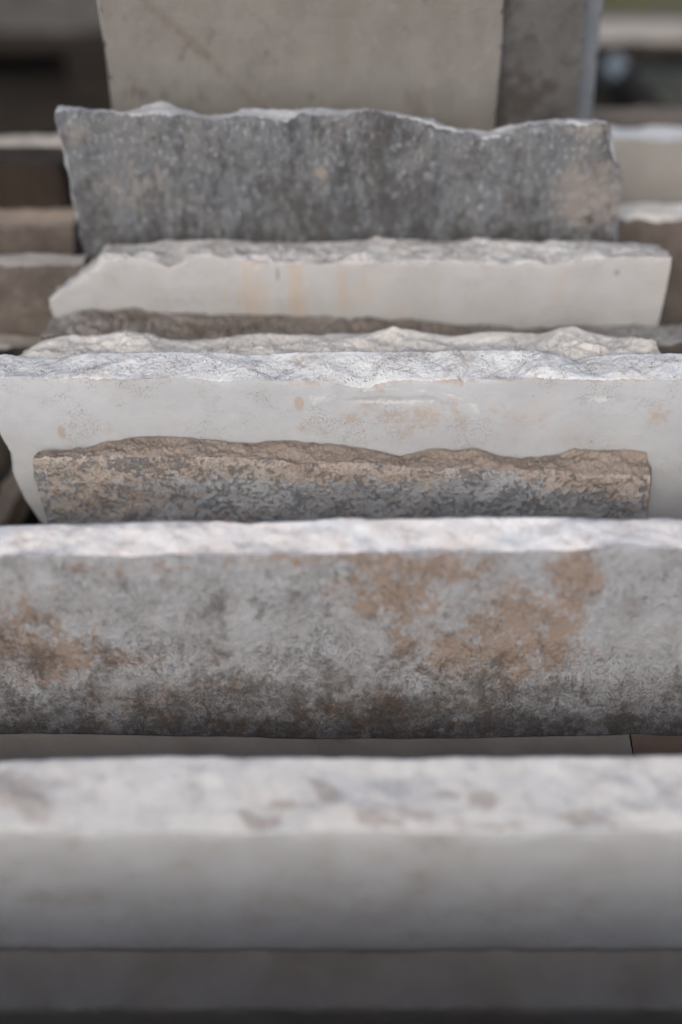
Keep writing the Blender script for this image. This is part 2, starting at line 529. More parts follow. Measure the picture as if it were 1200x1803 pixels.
    def blob(s, x, z, px, py, rx, ry, soft=0.95):
        """1 inside an ellipse centred where the photo shows it, falling to 0 outside"""
        a = s.hit(px, py, 0); b = s.hit(px + rx, py, 0); c = s.hit(px, py + ry, 0)
        q = np.sqrt(((x - a[0]) / (b[0] - a[0])) ** 2 + ((z - a[1]) / (c[1] - a[1])) ** 2)
        return 1 - sstep(1 - soft, 1 + soft, q)

def mx(*a):
    r = a[0]
    for b in a[1:]: r = np.maximum(r, b)
    return r

# ------------------------------------------------------------------ simple solids for boards and blocks
def board_mesh(name, sx, sy, sz, mat, seed=0, wear=0.0015, nseg=14):
    """a sawn board with worn arrises, slightly bowed: x along its length, origin at its centre"""
    rnd = random.Random(seed)
    c = 0.12 * min(sy, sz)
    prof = [(-sy / 2 + c, -sz / 2), (sy / 2 - c, -sz / 2), (sy / 2, -sz / 2 + c), (sy / 2, sz / 2 - c),
            (sy / 2 - c, sz / 2), (-sy / 2 + c, sz / 2), (-sy / 2, sz / 2 - c), (-sy / 2, -sz / 2 + c)]
    V = []; F = []
    for i in range(nseg + 1):
        x = -sx / 2 + sx * i / nseg
        dy, dz = rnd.uniform(-wear, wear), rnd.uniform(-wear, wear)
        for (y, z) in prof:
            V.append((x, y + dy + rnd.uniform(-wear, wear) * 0.4, z + dz + rnd.uniform(-wear, wear) * 0.4))
    for i in range(nseg):
        for j in range(8):
            a = i * 8 + j; b = i * 8 + (j + 1) % 8
            F.append((a, a + 8, b + 8, b))
    F.append(tuple(range(0, 8))); F.append(tuple(range(nseg * 8 + 7, nseg * 8 - 1, -1)))
    me = D.meshes.new(name); me.from_pydata(V, [], F); me.materials.append(mat); me.update()
    return me

def add(name, me, loc=(0, 0, 0), rot=(0, 0, 0), parent=None):
    o = D.objects.new(name, me); COL.objects.link(o)
    o.location = loc; o.rotation_euler = rot
    if parent: o.parent = parent
    return o

def empty(name, loc, rz=0):
    o = D.objects.new(name, None); COL.objects.link(o); o.location = loc; o.rotation_euler = (0, 0, rz)
    o.empty_display_size = 0.1
    return o

# ------------------------------------------------------------------ materials
M = {}
M['pale_broken'] = mat_broken('broken_white_limestone', c1=(0.83, 0.85, 0.83), c2=(0.70, 0.69, 0.65), striate=0.3, grey_amt=0.15, tan_amt=0.5, cav=0.85, bump=0.0018)
M['cream_broken'] = mat_broken('broken_cream_limestone', (0.88, 0.83, 0.74), (0.78, 0.72, 0.61), tan_amt=0.35, grey_amt=0.1, bump=0.0018)
M['peach_broken'] = mat_broken('broken_peach_limestone', (0.84, 0.84, 0.81), (0.76, 0.68, 0.60), tan=(0.45, 0.32, 0.24), tan_amt=0.4, grey_amt=0.25)
M['front_broken'] = mat_broken('broken_front_limestone', (0.87, 0.85, 0.80), (0.77, 0.73, 0.67), tan=(0.22, 0.16, 0.12), tan_amt=0.0, grey=(0.50, 0.47, 0.44), grey_amt=0.3, cav=0.5, bump=0.002, m1_amt=0.7, m1col=(0.40, 0.32, 0.25))
M['dirty_broken'] = mat_broken('broken_weathered_limestone', (0.78, 0.765, 0.72), (0.56, 0.52, 0.47), grey=(0.13, 0.13, 0.135), grey_amt=0.5, tan_amt=0.55, bump=0.0025, cav=0.6)
M['brown_broken'] = mat_broken('broken_brown_rubble', (0.42, 0.365, 0.31), (0.26, 0.215, 0.18), tan=(0.18, 0.12, 0.08), grey=(0.50, 0.48, 0.44), grey_amt=0.55, tan_amt=0.7, bump=0.004, cav=0.9, m1_amt=0.8, m1col=(0.62, 0.62, 0.60))
M['tan_broken'] = mat_broken('broken_tan_limestone', (0.42, 0.345, 0.28), (0.32, 0.26, 0.215), tan=(0.30, 0.20, 0.13), grey=(0.20, 0.20, 0.20), grey_amt=0.45, tan_amt=0.4, bump=0.002)
M['grey_broken'] = mat_broken('broken_grey_limestone', (0.50, 0.51, 0.505), (0.38, 0.385, 0.38), tan_amt=0.35, grey_amt=0.35)
M['beige_broken'] = mat_broken('broken_beige_limestone', (0.46, 0.42, 0.36), (0.34, 0.30, 0.25), tan_amt=0.5, grey_amt=0.3)
M['sawn_top'] = mat_smooth('sawn_grey_edge', (0.30, 0.265, 0.215), (0.235, 0.20, 0.158), pit_amt=1.0, bump=0.0005)  # shade of the gaps is put into this darker base colour
M['brown_top'] = mat_smooth('sawn_brown_edge', (0.22, 0.145, 0.10), (0.16, 0.11, 0.08), pit_amt=0.8, bump=0.0006)

M['pale_face'] = mat_smooth('pale_sawn_limestone', (0.49, 0.50, 0.50), (0.44, 0.448, 0.448), stain=(0.42, 0.33, 0.26), m1_amt=0.75, m2_amt=0.85, m2col=(0.62, 0.62, 0.60), pit=(0.27, 0.21, 0.155))
M['front_face'] = mat_smooth('pale_front_limestone', (0.54, 0.545, 0.54), (0.48, 0.48, 0.47), stain=(0.33, 0.27, 0.22), m1_amt=0.4)
M['cream_face'] = mat_smooth('cream_sawn_limestone', (0.44, 0.435, 0.42), (0.40, 0.39, 0.37), stain=(0.44, 0.33, 0.225), m1_amt=0.5, pit_amt=0.5, m2_amt=0.6, m2col=(0.25, 0.19, 0.14), mscale=(1.6, 1, 0.12), mr=(0.1, 1.0))
M['tall_face'] = mat_crust('beige_stained_limestone', (0.20, 0.187, 0.167), (0.172, 0.159, 0.140), (0.125, 0.108, 0.09), (0.54, 0.70), 60, m1col=(0.125, 0.10, 0.08), m1_amt=0.6, light=(0.23, 0.225, 0.21), light_amt=0.3, m1scale=40, m1warp=0.8, stretch=(1, 1, 0.5))
M['dark_face'] = mat_crust('dark_grey_limestone', (0.11, 0.105, 0.10), (0.082, 0.078, 0.074), (0.065, 0.055, 0.048), (0.50, 0.64), 60, light=(0.20, 0.20, 0.20), light_amt=0.35)
M['tar_stone'] = mat_smooth('blackened_stone', (0.016, 0.016, 0.015), (0.010, 0.010, 0.009), pit_amt=0.0)  # near-black faces: the darkness of the gaps is put into the colour
M['blue_face'] = mat_smooth('blue_grey_limestone', (0.15, 0.165, 0.185), (0.13, 0.145, 0.16), pit_amt=0.2)
M['grey_face'] = mat_crust('mottled_grey_limestone', (0.145, 0.153, 0.162), (0.175, 0.172, 0.167), (0.075, 0.062, 0.054), (0.42, 0.70), 150, m1col=(0.30, 0.26, 0.225), m1_amt=0.75, m2_amt=0.75,
                           light=(0.40, 0.43, 0.45), light_amt=0.75, bump=0.0024, stretch=(1.1, 1, 0.55), m1scale=60, m1warp=2.0, m1r=(0.2, 0.8), cluster=0.7, lscale=240)
M['blotch_face'] = mat_crust('blotched_tan_limestone', (0.55, 0.43, 0.34), (0.52, 0.46, 0.40), (0.27, 0.285, 0.305), (0.48, 0.62), 210, m1col=(0.50, 0.52, 0.54), m1_amt=0.9, wrinkle=0.4, wcol=(0.13, 0.135, 0.14), wscale=130,
                             m2col=(0.33, 0.35, 0.37), m2_amt=0.65, light=(0.62, 0.58, 0.53), light_amt=0.7, bump=0.003, stretch=(0.95, 1, 1.0), m1scale=90, m1warp=3.0, m1r=(0.2, 0.8), cluster=0.5, lscale=170)
M['crust_face'] = mat_crust('stained_lime_crust', (0.40, 0.405, 0.41), (0.31, 0.305, 0.30), (0.10, 0.072, 0.053), (0.42, 0.80), 150, m1col=(0.29, 0.195, 0.13), m1_amt=0.75, m2_amt=0.8,
                            wrinkle=0.5, wcol=(0.10, 0.09, 0.085), light=(0.56, 0.56, 0.56), light_amt=0.5, stretch=(1.15, 1, 0.85), m1scale=48, m1warp=3.4, m1r=(0.25, 0.85), cluster=0.9, lscale=190, bump=0.0018)
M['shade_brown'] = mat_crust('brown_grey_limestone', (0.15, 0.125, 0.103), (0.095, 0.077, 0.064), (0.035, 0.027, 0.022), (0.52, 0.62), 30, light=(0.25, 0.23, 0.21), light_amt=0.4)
M['beige_face'] = mat_smooth('beige_sawn_limestone', (0.33, 0.31, 0.28), (0.29, 0.275, 0.25), stain=(0.25, 0.19, 0.14), pit_amt=0.3)
M['wood'] = mat_wood('weathered_pallet_wood', (0.17, 0.145, 0.12), (0.11, 0.088, 0.068), (0.05, 0.04, 0.03))
M['wood_dark'] = mat_wood('dark_damp_wood', (0.03, 0.024, 0.018), (0.018, 0.014, 0.011), (0.008, 0.006, 0.005))  # shade inside the pallet stack is painted into this near-black wood
M['wood_brown'] = mat_wood('brown_timber', (0.038, 0.026, 0.018), (0.026, 0.018, 0.013), (0.01, 0.008, 0.006))

# ------------------------------------------------------------------ the slabs, front to back
G_ROW = 'stone slabs standing on edge in the middle row'
wide_l = [(-900, 600), (-900, 2200)]; wide_r = [(2100, 600), (2100, 2200)]

# slab nearest the camera, just below the picture: unseen, added and sized to shade the row behind it
Slab('stone_slab', 'pale slab at the very front of the row, below the picture edge', 0.183, 0.045,
     [(-400, 2170), (1600, 2170)], [(-400, 1918), (1600, 1918)], [(-1500, 1000), (-1500, 3000)], [(2700, 1000), (2700, 3000)],
     M['front_face'], M['cream_broken'], res=0.004, hd=0.05, face_res=0.005, seed=3)

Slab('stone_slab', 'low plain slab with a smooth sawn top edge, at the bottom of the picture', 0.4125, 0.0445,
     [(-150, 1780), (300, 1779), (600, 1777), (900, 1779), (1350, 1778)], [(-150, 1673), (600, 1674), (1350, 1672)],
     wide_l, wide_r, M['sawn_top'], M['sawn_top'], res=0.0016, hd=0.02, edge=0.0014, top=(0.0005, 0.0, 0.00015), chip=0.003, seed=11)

def mA1(s, x, z, e):
    face = 0.25 + 0.3 * fbm(x, z, 0, 20, 3, 5)
    r = np.zeros_like(x)
    for px, py, rx, ry, a in ((15, 1400, 50, 22, 1.0), (60, 1375, 60, 10, 0.5), (330, 1395, 50, 14, 0.45), (440, 1438, 45, 8, 0.8), (490, 1415, 50, 8, 0.7), (568, 1388, 26, 14, 0.95), (660, 1448, 40, 8, 0.9),
                              (735, 1432, 50, 8, 0.75), (790, 1402, 28, 8, 0.9), (860, 1412, 34, 14, 0.85), (880, 1448, 60, 7, 0.8), (940, 1410, 14, 30, 0.5), (1040, 1440, 40, 9, 0.8),
                              (1105, 1452, 36, 7, 0.8), (1150, 1425, 40, 9, 0.7), (1190, 1408, 30, 10, 0.6), (130, 1462, 20, 7, 0.5), (250, 1458, 60, 6, 0.35)):
        v = (1464 - py) / 128.0
        dep = 0.895
        cx_, wx_ = (px - 600) / FPX * dep, rx / FPX * dep
        q = np.sqrt(((x - cx_) / wx_) ** 2 + ((s.vy - v + 0.5 * (x - cx_) / wx_ * ry / 128.0 + 0.12 * fbm(x, s.vy * 0.05, 0, 60, 3, int(px))) / (ry / 100.0)) ** 2) + 0.5 * fbm(x, s.vy * 0.05, 0, 45, 3, int(px) + 1)
        r = np.maximum(r, a * (1 - sstep(0.1, 2.3, q)))
    return np.where(s.vy > 0.06, r, face)
Slab('stone_slab', 'thick out of focus pale slab across the foreground with a broken white top', 0.461, 0.051,
     [(-150, 1466), (0, 1464), (150, 1470), (300, 1468), (450, 1472), (600, 1464), (800, 1470), (1000, 1466), (1200, 1464), (1350, 1466)],
     [(-150, 1341), (0, 1341), (100, 1338), (200, 1334), (600, 1335), (900, 1333), (1200, 1331), (1350, 1331)],
     wide_l, wide_r, M['front_face'], M['front_broken'], res=0.0016, hd=0.16, face_res=0.004, edge=0.001, top=(0.003, 0.0018, 0.001), chip=0.002, seed=21,
     masks={'m1': mA1})

def m_low(s, x, z, e): return np.zeros_like(x)
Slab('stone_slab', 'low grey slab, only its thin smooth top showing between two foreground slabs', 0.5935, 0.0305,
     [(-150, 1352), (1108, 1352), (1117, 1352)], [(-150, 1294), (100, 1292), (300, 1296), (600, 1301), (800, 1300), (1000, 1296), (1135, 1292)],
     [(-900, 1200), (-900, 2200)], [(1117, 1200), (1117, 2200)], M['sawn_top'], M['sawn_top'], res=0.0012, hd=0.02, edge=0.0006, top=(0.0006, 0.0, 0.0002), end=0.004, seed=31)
Slab('stone_slab', 'low brown slab end showing behind the foreground slab at the right edge', 0.5935, 0.030,
     [(1119, 1353), (1350, 1352)], [(1120, 1292), (1200, 1295), (1350, 1298)],
     [(1119, 1200), (1119, 2200)], [(1800, 1200), (1800, 2200)], M['brown_top'], M['brown_top'], res=0.0012, hd=0.02, edge=0.0006, top=(0.0008, 0.0, 0.0002), end=0.002, seed=32)

def mB1(s, x, z, e):
    n = 0.10 * fbm(x, z, 0, 60, 3, 77)
    return np.clip(mx(s.blob(x, z, 690, 1040, 80, 55), s.blob(x, z, 760, 1000, 90, 28),
              s.blob(x, z, 900, 1120, 75, 80), s.blob(x, z, 985, 1100, 42, 95), s.blob(x, z, 800, 1150, 100, 38), s.blob(x, z, 1010, 1015, 55, 45),
              0.8 * s.blob(x, z, 90, 1150, 120, 50), 0.7 * s.blob(x, z, 30, 1090, 70, 40), 0.55 * s.blob(x, z, 640, 1260, 200, 45),
              0.6 * s.blob(x, z, 160, 1005, 50, 16), 0.6 * s.blob(x, z, 290, 1003, 45, 14), 0.75 * s.blob(x, z, 620, 985, 200, 12),
              0.5 * s.blob(x, z, 300, 1240, 160, 40)) * 0.95 + n, 0, 1)
def mB2(s, x, z, e):  # crust spots grow downward; the bottom strip paints in the gap's shade
    return np.clip(0.16 + 0.38 * sstep(0.05, 0.18, e - z) + 0.4 * sstep(0.165, 0.182, e - z) + mx(0.4 * s.blob(x, z, 340, 1085, 30, 16), 0.5 * s.blob(x, z, 390, 1060, 10, 35), 0.5 * s.blob(x, z, 455, 1070, 12, 30),
                   0.5 * s.blob(x, z, 525, 1050, 22, 14), 0.35 * s.blob(x, z, 600, 1230, 500, 55), 0.3 * s.blob(x, z, 80, 1170, 130, 60)) - 0.35 * s.blob(x, z, 1120, 1120, 90, 130), 0, 1)
Slab('stone_slab', 'long brown stained grey slab with a pale blurred top edge, spanning the lower middle', 0.631, 0.031,
     [(-150, 980), (0, 980), (100, 978), (200, 979), (400, 979), (500, 976), (700, 973), (850, 973), (960, 969), (1000, 970), (1080, 962), (1200, 965), (1350, 965)],
     [(-150, 932), (0, 928), (100, 922), (150, 924), (300, 918), (450, 920), (600, 913), (750, 912), (900, 910), (1000, 912), (1100, 918), (1150, 914), (1200, 915), (1350, 915)],
     wide_l, wide_r, M['crust_face'], M['peach_broken'], res=0.0013, hd=0.19, face_res=0.002, edge=0.0008, top=(0.0022, 0.0018, 0.0007), face_amp=0.0007, chip=0.0012, seed=41,
     masks={'m1': mB1, 'm2': mB2})

def mD1(s, x, z, e):
    d = e - z
    return np.clip(sstep(0.004, 0.028, d) * 0.65 + 0.2 * s.blob(x, z, 700, 870, 260, 40) - 0.45 * s.blob(x, z, 170, 870, 90, 30) + 0.6 * s.blob(x, z, 860, 850, 70, 22), 0, 1)
def mD2(s, x, z, e):
    d = e - z
    return np.clip(0.34 + sstep(0.006, 0.026, d) * 0.10 + 0.4 * s.blob(x, z, 240, 818, 90, 16) + 0.12 * s.blob(x, z, 960, 880, 120, 30), 0, 1)
Slab('stone_slab', 'short tan slab blotched with blue grey, leaning on the long white slab', 0.7765, 0.0265,
     [(58, 808), (100, 806), (150, 810), (200, 806), (260, 806), (330, 808), (420, 812), (520, 818), (620, 820), (720, 825), (820, 830), (930, 833), (1050, 836), (1143, 842)],
     [(58, 800), (75, 795), (115, 793), (150, 790), (180, 780), (215, 773), (250, 768), (310, 768), (360, 773), (410, 780), (440, 781), (480, 775), (520, 776), (580, 782),
      (640, 790), (680, 800), (700, 805), (730, 798), (780, 790), (800, 793), (830, 790), (880, 802), (920, 806), (950, 803), (985, 798), (1010, 790), (1050, 793), (1110, 792), (1145, 800), (1155, 815)],
     [(58, 800), (60, 840), (72, 880), (85, 920), (88, 1000), (90, 1500)], [(1146, 835), (1143, 870), (1137, 915), (1130, 1000), (1125, 1500)],
     M['blotch_face'], M['tan_broken'], res=0.0011, hd=0.085, face_res=0.0012, edge=0.0014, top=(0.002, 0.0032, 0.004), face_amp=0.0016, chip=0.003, end=0.004, seed=51,
     masks={'m1': mD1, 'm2': mD2})

def mC1(s, x, z, e):
    return np.clip(mx(0.5 * s.blob(x, z, 690, 735, 150, 34), 0.9 * s.blob(x, z, 527, 712, 9, 15, 0.3), 0.42 * s.blob(x, z, 150, 735, 40, 20), 0.8 * s.blob(x, z, 109, 762, 8, 12, 0.4),
                      0.55 * s.blob(x, z, 192, 760, 9, 8), 0.3 * s.blob(x, z, 920, 730, 60, 25), 0.4 * s.blob(x, z, 480, 690, 20, 25), 0.3 * s.blob(x, z, 1150, 740, 60, 25),
                      0.45 * sstep(0.006, 0.0, e - z)), 0, 1)
def mC2(s, x, z, e):
    q = np.abs(s.blob(x, z, 690, 728, 150, 42, 0.9) - 0.5)
    ring = (1 - sstep(0.0, 0.10, q)) * s.blob(x, z, 720, 715, 180, 45)
    return np.clip(mx(0.66 * ring, 0.6 * s.blob(x, z, 690, 708, 110, 5, 0.8), 0.6 * s.blob(x, z, 1060, 702, 30, 8), 0.5 * s.blob(x, z, 580, 700, 40, 6)), 0, 1)
def dentC(s, x, z):
    # shallow shell-shaped scar with a crisp upper lip, and two smaller spalls
    r = 0
    for px, py, rx, ry, dp in ((690, 732, 150, 36, 0.0009), (1060, 712, 44, 15, 0.0006)):
        a = s.hit(px, py, 0); b = s.hit(px + rx, py, 0); c = s.hit(px, py + ry, 0)
        u_, w_ = (x - a[0]) / (b[0] - a[0]), (z - a[1]) / (a[1] - c[1])
        q = np.sqrt(u_ ** 2 + w_ ** 2) + 0.22 * fbm(x, z, 0.0, 60, 3, int(px))
        lip = np.clip(0.5 + 0.6 * w_, 0, 1)
        r = r + dp * lip * (1 - sstep(0.7, 1.0, q))
    return r
Slab('stone_slab', 'long white slab in sharp focus with a rough chiselled top, spanning the whole picture', 0.805, 0.032,
     [(-60, 664), (0, 666), (40, 664), (100, 668), (160, 666), (250, 667), (330, 666), (380, 672), (440, 669), (500, 671), (560, 672), (590, 674), (620, 682), (645, 686), (660, 677),
      (690, 671), (760, 672), (806, 668), (814, 677), (822, 670), (880, 668), (960, 666), (1010, 668), (1080, 670), (1150, 667), (1200, 668), (1350, 668)],
     [(-60, 632), (10, 622), (50, 628), (100, 630), (150, 622), (200, 620), (300, 620), (450, 622), (600, 618), (760, 618), (850, 618), (940, 616), (965, 620), (990, 630), (1010, 634),
      (1040, 628), (1080, 624), (1130, 622), (1200, 622), (1350, 622)],
     [(-30, 655), (-8, 740), (2, 768), (20, 798), (24, 812), (25, 838), (45, 880), (62, 902), (85, 925), (120, 990), (125, 1100), (125, 1700)], [(1900, 600), (1900, 2200)],
     M['pale_face'], M['pale_broken'], res=0.0009, hd=0.13, face_res=0.0016, edge=0.0010, top=(0.0024, 0.0018, 0.0016), face_amp=0.0003, chip=0.0014, end=0.004, striate=0.0004, seed=61, dent=dentC,
     masks={'m1': mC1, 'm2': mC2})

Slab('stone_slab', 'wavy cream white broken slab top just behind the long white slab', 0.8415, 0.047,
     [(10, 645), (60, 636), (200, 632), (300, 632), (600, 628), (800, 624), (900, 622), (960, 626), (1000, 636), (1040, 634), (1100, 630), (1165, 640)],
     [(10, 628), (45, 618), (75, 600), (110, 591), (150, 588), (185, 587), (215, 584), (240, 588), (280, 598), (330, 598), (380, 598), (420, 590), (460, 585), (500, 588), (550, 590),
      (600, 588), (650, 585), (690, 575), (720, 580), (760, 586), (810, 590), (860, 582), (900, 584), (950, 590), (980, 580), (1010, 575), (1030, 582), (1060, 592), (1100, 598), (1130, 600), (1150, 610), (1160, 622)],
     [(10, 600), (22, 645), (110, 720), (150, 820), (160, 1100)], [(1165, 600), (1165, 900)], M['cream_face'], M['cream_broken'], res=0.0011, hd=0.03, edge=0.0008, top=(0.005, 0.0034, 0.0028), end=0.006, seed=74)

Slab('stone_slab', 'crumbly brown slab top showing in the gap behind the wavy cream one', 0.897, 0.051,
     [(68, 592), (120, 590), (200, 600), (400, 605), (600, 612), (900, 620), (1050, 612), (1120, 600), (1150, 606), (1280, 606)],
     [(68, 575), (90, 568), (130, 557), (150, 548), (200, 544), (300, 550), (400, 555), (500, 558), (600, 560), (700, 562), (800, 570), (900, 575), (1040, 578), (1080, 575), (1120, 572), (1160, 576), (1280, 582)],
     [(68, 560), (72, 600), (84, 640), (150, 740), (170, 1000)], [(1500, 500), (1500, 1000)], M['shade_brown'], M['brown_broken'], res=0.0014, hd=0.05, edge=0.0025, top=(0.002, 0.004, 0.010), seed=83,
     masks={'m1': lambda s, x, z, e: np.clip(0.75 * sstep(0.17, 0.24, x) + 0.6 * sstep(-0.17, -0.24, x) + 0.3 * fbm(x, z, 0, 60, 3, 8), 0, 1)})

def mE1(s, x, z, e):
    d = e - z
    st = 0.10 * fbm(x, 0.0, 0.0, 160, 3, 7)
    drip = mx(0.95 * s.blob(x, z, 447, 520, 26, 60), 0.95 * s.blob(x, z, 520, 520, 24, 62), 0.55 * s.blob(x, z, 350, 505, 7, 45), 0.75 * s.blob(x, z, 600, 515, 12, 50),
              0.5 * s.blob(x, z, 645, 505, 16, 40), 0.5 * s.blob(x, z, 980, 510, 12, 45), 0.45 * s.blob(x, z, 400, 510, 14, 40), 0.4 * s.blob(x, z, 765, 515, 12, 40))
    return np.clip(drip * 0.9 + st + 0.35 * sstep(0.004, 0.0, d), 0, 1)
def mE2(s, x, z, e):
    return np.clip(mx(0.9 * s.blob(x, z, 1085, 480, 6, 7, 0.4), 0.8 * s.blob(x, z, 489, 482, 4, 13, 0.4)), 0, 1)
Slab('stone_slab', 'cream slab with orange drip stains, rough top and broken slanting left end', 0.950, 0.045,
     [(85, 526), (110, 508), (135, 495), (150, 489), (170, 475), (190, 460), (215, 457), (250, 458), (280, 466), (297, 473), (315, 462), (335, 449), (370, 448), (400, 455), (430, 463), (480, 467),
      (520, 465), (600, 467), (650, 463), (700, 462), (760, 460), (830, 462), (880, 467), (900, 467), (940, 462), (970, 468), (990, 463), (1040, 456), (1100, 453), (1150, 452), (1183, 453)],
     [(85, 521), (120, 500), (150, 486), (175, 462), (205, 430), (250, 431), (300, 424), (360, 421), (420, 422), (480, 426), (560, 428), (620, 424), (700, 421), (780, 424), (850, 422), (900, 424),
      (960, 428), (1010, 426), (1080, 428), (1140, 430), (1175, 432), (1183, 441)],
     [(85, 500), (88, 540), (96, 560), (105, 580), (115, 620), (118, 1000)], [(1183, 440), (1180, 470), (1172, 510), (1162, 555), (1155, 580), (1148, 620), (1140, 1000)],
     M['cream_face'], M['dirty_broken'], res=0.0013, hd=0.11, face_res=0.002, edge=0.0012, top=(0.003, 0.0045, 0.004), chip=0.002, end=0.004, seed=91, masks={'m1': mE1, 'm2': mE2})

def mF1(s, x, z, e):
    return np.clip(mx(0.8 * s.blob(x, z, 1040, 350, 70, 70), 0.65 * s.blob(x, z, 1035, 225, 40, 16), 0.6 * s.blob(x, z, 140, 235, 30, 30), 0.9 * s.blob(x, z, 567, 303, 12, 12, 0.4), 0.5 * s.blob(x, z, 250, 330, 80, 40)), 0, 1)
def mF2(s, x, z, e):
    d = e - z
    return np.clip(0.25 + 0.35 * sstep(0.03, 0.10, d) + 0.2 * s.blob(x, z, 640, 290, 160, 90) - 0.3 * s.blob(x, z, 1040, 350, 70, 70) - 0.15 * s.blob(x, z, 200, 260, 100, 70), 0, 1)
Slab('stone_slab', 'mottled dark grey slab with a wavy white edge, before the tall beige one', 1.010, 0.021,
     [(93, 200), (110, 196), (140, 196), (170, 198), (210, 202), (240, 205), (262, 204), (290, 204), (320, 204), (360, 212), (380, 214), (410, 207), (440, 207), (480, 212), (500, 214), (540, 206),
      (600, 203), (640, 199), (690, 204), (730, 212), (770, 226), (800, 236), (850, 248), (880, 245), (920, 228), (960, 218), (1000, 218), (1030, 222), (1050, 216), (1075, 225)],
     [(95, 190), (108, 181), (135, 187), (165, 190), (200, 190), (218, 196), (245, 194), (262, 186), (285, 180), (305, 184), (325, 192), (350, 202), (385, 204), (410, 198), (430, 193), (500, 189),
      (560, 188), (600, 194), (640, 192), (690, 197), (720, 203), (760, 212), (790, 225), (820, 232), (860, 231), (900, 218), (930, 210), (980, 207), (1020, 208), (1050, 211), (1068, 216), (1078, 222)],
     [(93, 190), (97, 215), (105, 240), (118, 270), (122, 300), (128, 340), (138, 390), (148, 440), (155, 480), (165, 1000)],
     [(1075, 220), (1073, 260), (1083, 290), (1097, 305), (1090, 350), (1085, 390), (1080, 430), (1076, 480), (1070, 1000)],
     M['grey_face'], M['grey_broken'], res=0.0013, hd=0.16, face_res=0.0016, edge=0.002, top=(0.0016, 0.0016, 0.001), face_amp=0.0016, chip=0.005, end=0.006, seed=101, masks={'m1': mF1, 'm2': mF2})

def mG1(s, x, z, e):
    # long diagonal stain
    a = s.hit(255, 0, 0); b = s.hit(450, 180, 0)
    dx, dz = b[0] - a[0], b[1] - a[1]; L = math.hypot(dx, dz)
    q = np.abs((x - a[0]) * dz - (z - a[1]) * dx) / L
    return np.clip(mx(0.55 * (1 - sstep(0.001, 0.016, q)) * sstep(-0.02, 0.0, x - a[0]), 0.6 * s.blob(x, z, 220, 33, 10, 10), 0.5 * s.blob(x, z, 730, 180, 50, 50), 0.4 * s.blob(x, z, 250, 90, 60, 8), 0.4 * s.blob(x, z, 840, 150, 20, 90)), 0, 1)
Slab('stone_slab', 'tall beige slab with a faint diagonal stain at the back of the row', 1.085, 0.032,
     [(140, -320), (905, -320)], [(140, -345), (905, -345)],
     [(140, -320), (158, -100), (172, -20), (176, 20), (182, 70), (192, 130), (199, 200), (205, 260), (215, 800)], [(905, -320), (892, -60), (884, 10), (882, 80), (876, 150), (868, 230), (850, 800)],
     M['tall_face'], M['cream_broken'], res=0.003, hd=0.30, face_res=0.005, face_amp=0.0008, end=0.003, seed=111, masks={'m1': mG1, 'm2': lambda s, x, z, e: np.full_like(x, 0.4)})
Slab('stone_slab', 'dark grey tall slab half hidden behind the right of the tall beige one', 1.122, 0.028,
     [(700, -260), (1060, -250)], [(700, -285), (1060, -275)],
     [(700, -260), (690, 800)], [(1060, -250), (1040, -60), (1030, 20), (1024, 100), (1016, 200), (1010, 260), (1000, 800)],
     M['dark_face'], M['grey_broken'], res=0.003, hd=0.30, face_res=0.005, face_amp=0.001, end=0.003, seed=121, masks={'m2': lambda s, x, z, e: np.full_like(x, 0.45)})
Slab('stone_slab', 'thin blue grey slab edge peeping out behind the dark grey tall slab', 1.155, 0.022,
     [(800, -200), (1085, -200)], [(800, -220), (1085, -220)],
     [(800, -260), (790, 800)], [(1085, -200), (1062, -10), (1054, 60), (1046, 140), (1038, 200), (1020, 800)],
     M['blue_face'], M['grey_broken'], res=0.003, hd=0.25, face_res=0.006, seed=131)

# ------------------------------------------------------------------ neighbours on the right
Slab('stone_slab', 'pale slab with a rough white top at the right edge, level with the grey slab', 1.20, 0.040,
     [(1040, 248), (1080, 245), (1110, 243), (1150, 248), (1200, 246), (1400, 248)], [(1040, 226), (1070, 224), (1110, 226), (1150, 222), (1200, 226), (1400, 226)],
     [(1040, 100), (1020, 800)], [(1400, 100), (1400, 800)], M['beige_face'], M['pale_broken'], res=0.002, hd=0.16, face_res=0.004, edge=0.0015, top=(0.002, 0.003, 0.001), seed=141)
Slab('stone_slab', 'brown faced slab with a lumpy white top at the right edge, beside the grey slab', 1.08, 0.038,
     [(1078, 388), (1100, 388), (1130, 384), (1160, 392), (1200, 386), (1400, 390)], [(1078, 362), (1100, 357), (1140, 356), (1170, 360), (1200, 357), (1400, 360)],
     [(1078, 300), (1070, 1000)], [(1400, 300), (1400, 1000)], M['shade_brown'], M['cream_broken'], res=0.002, hd=0.16, face_res=0.004, edge=0.0015, top=(0.003, 0.003, 0.001), seed=151)

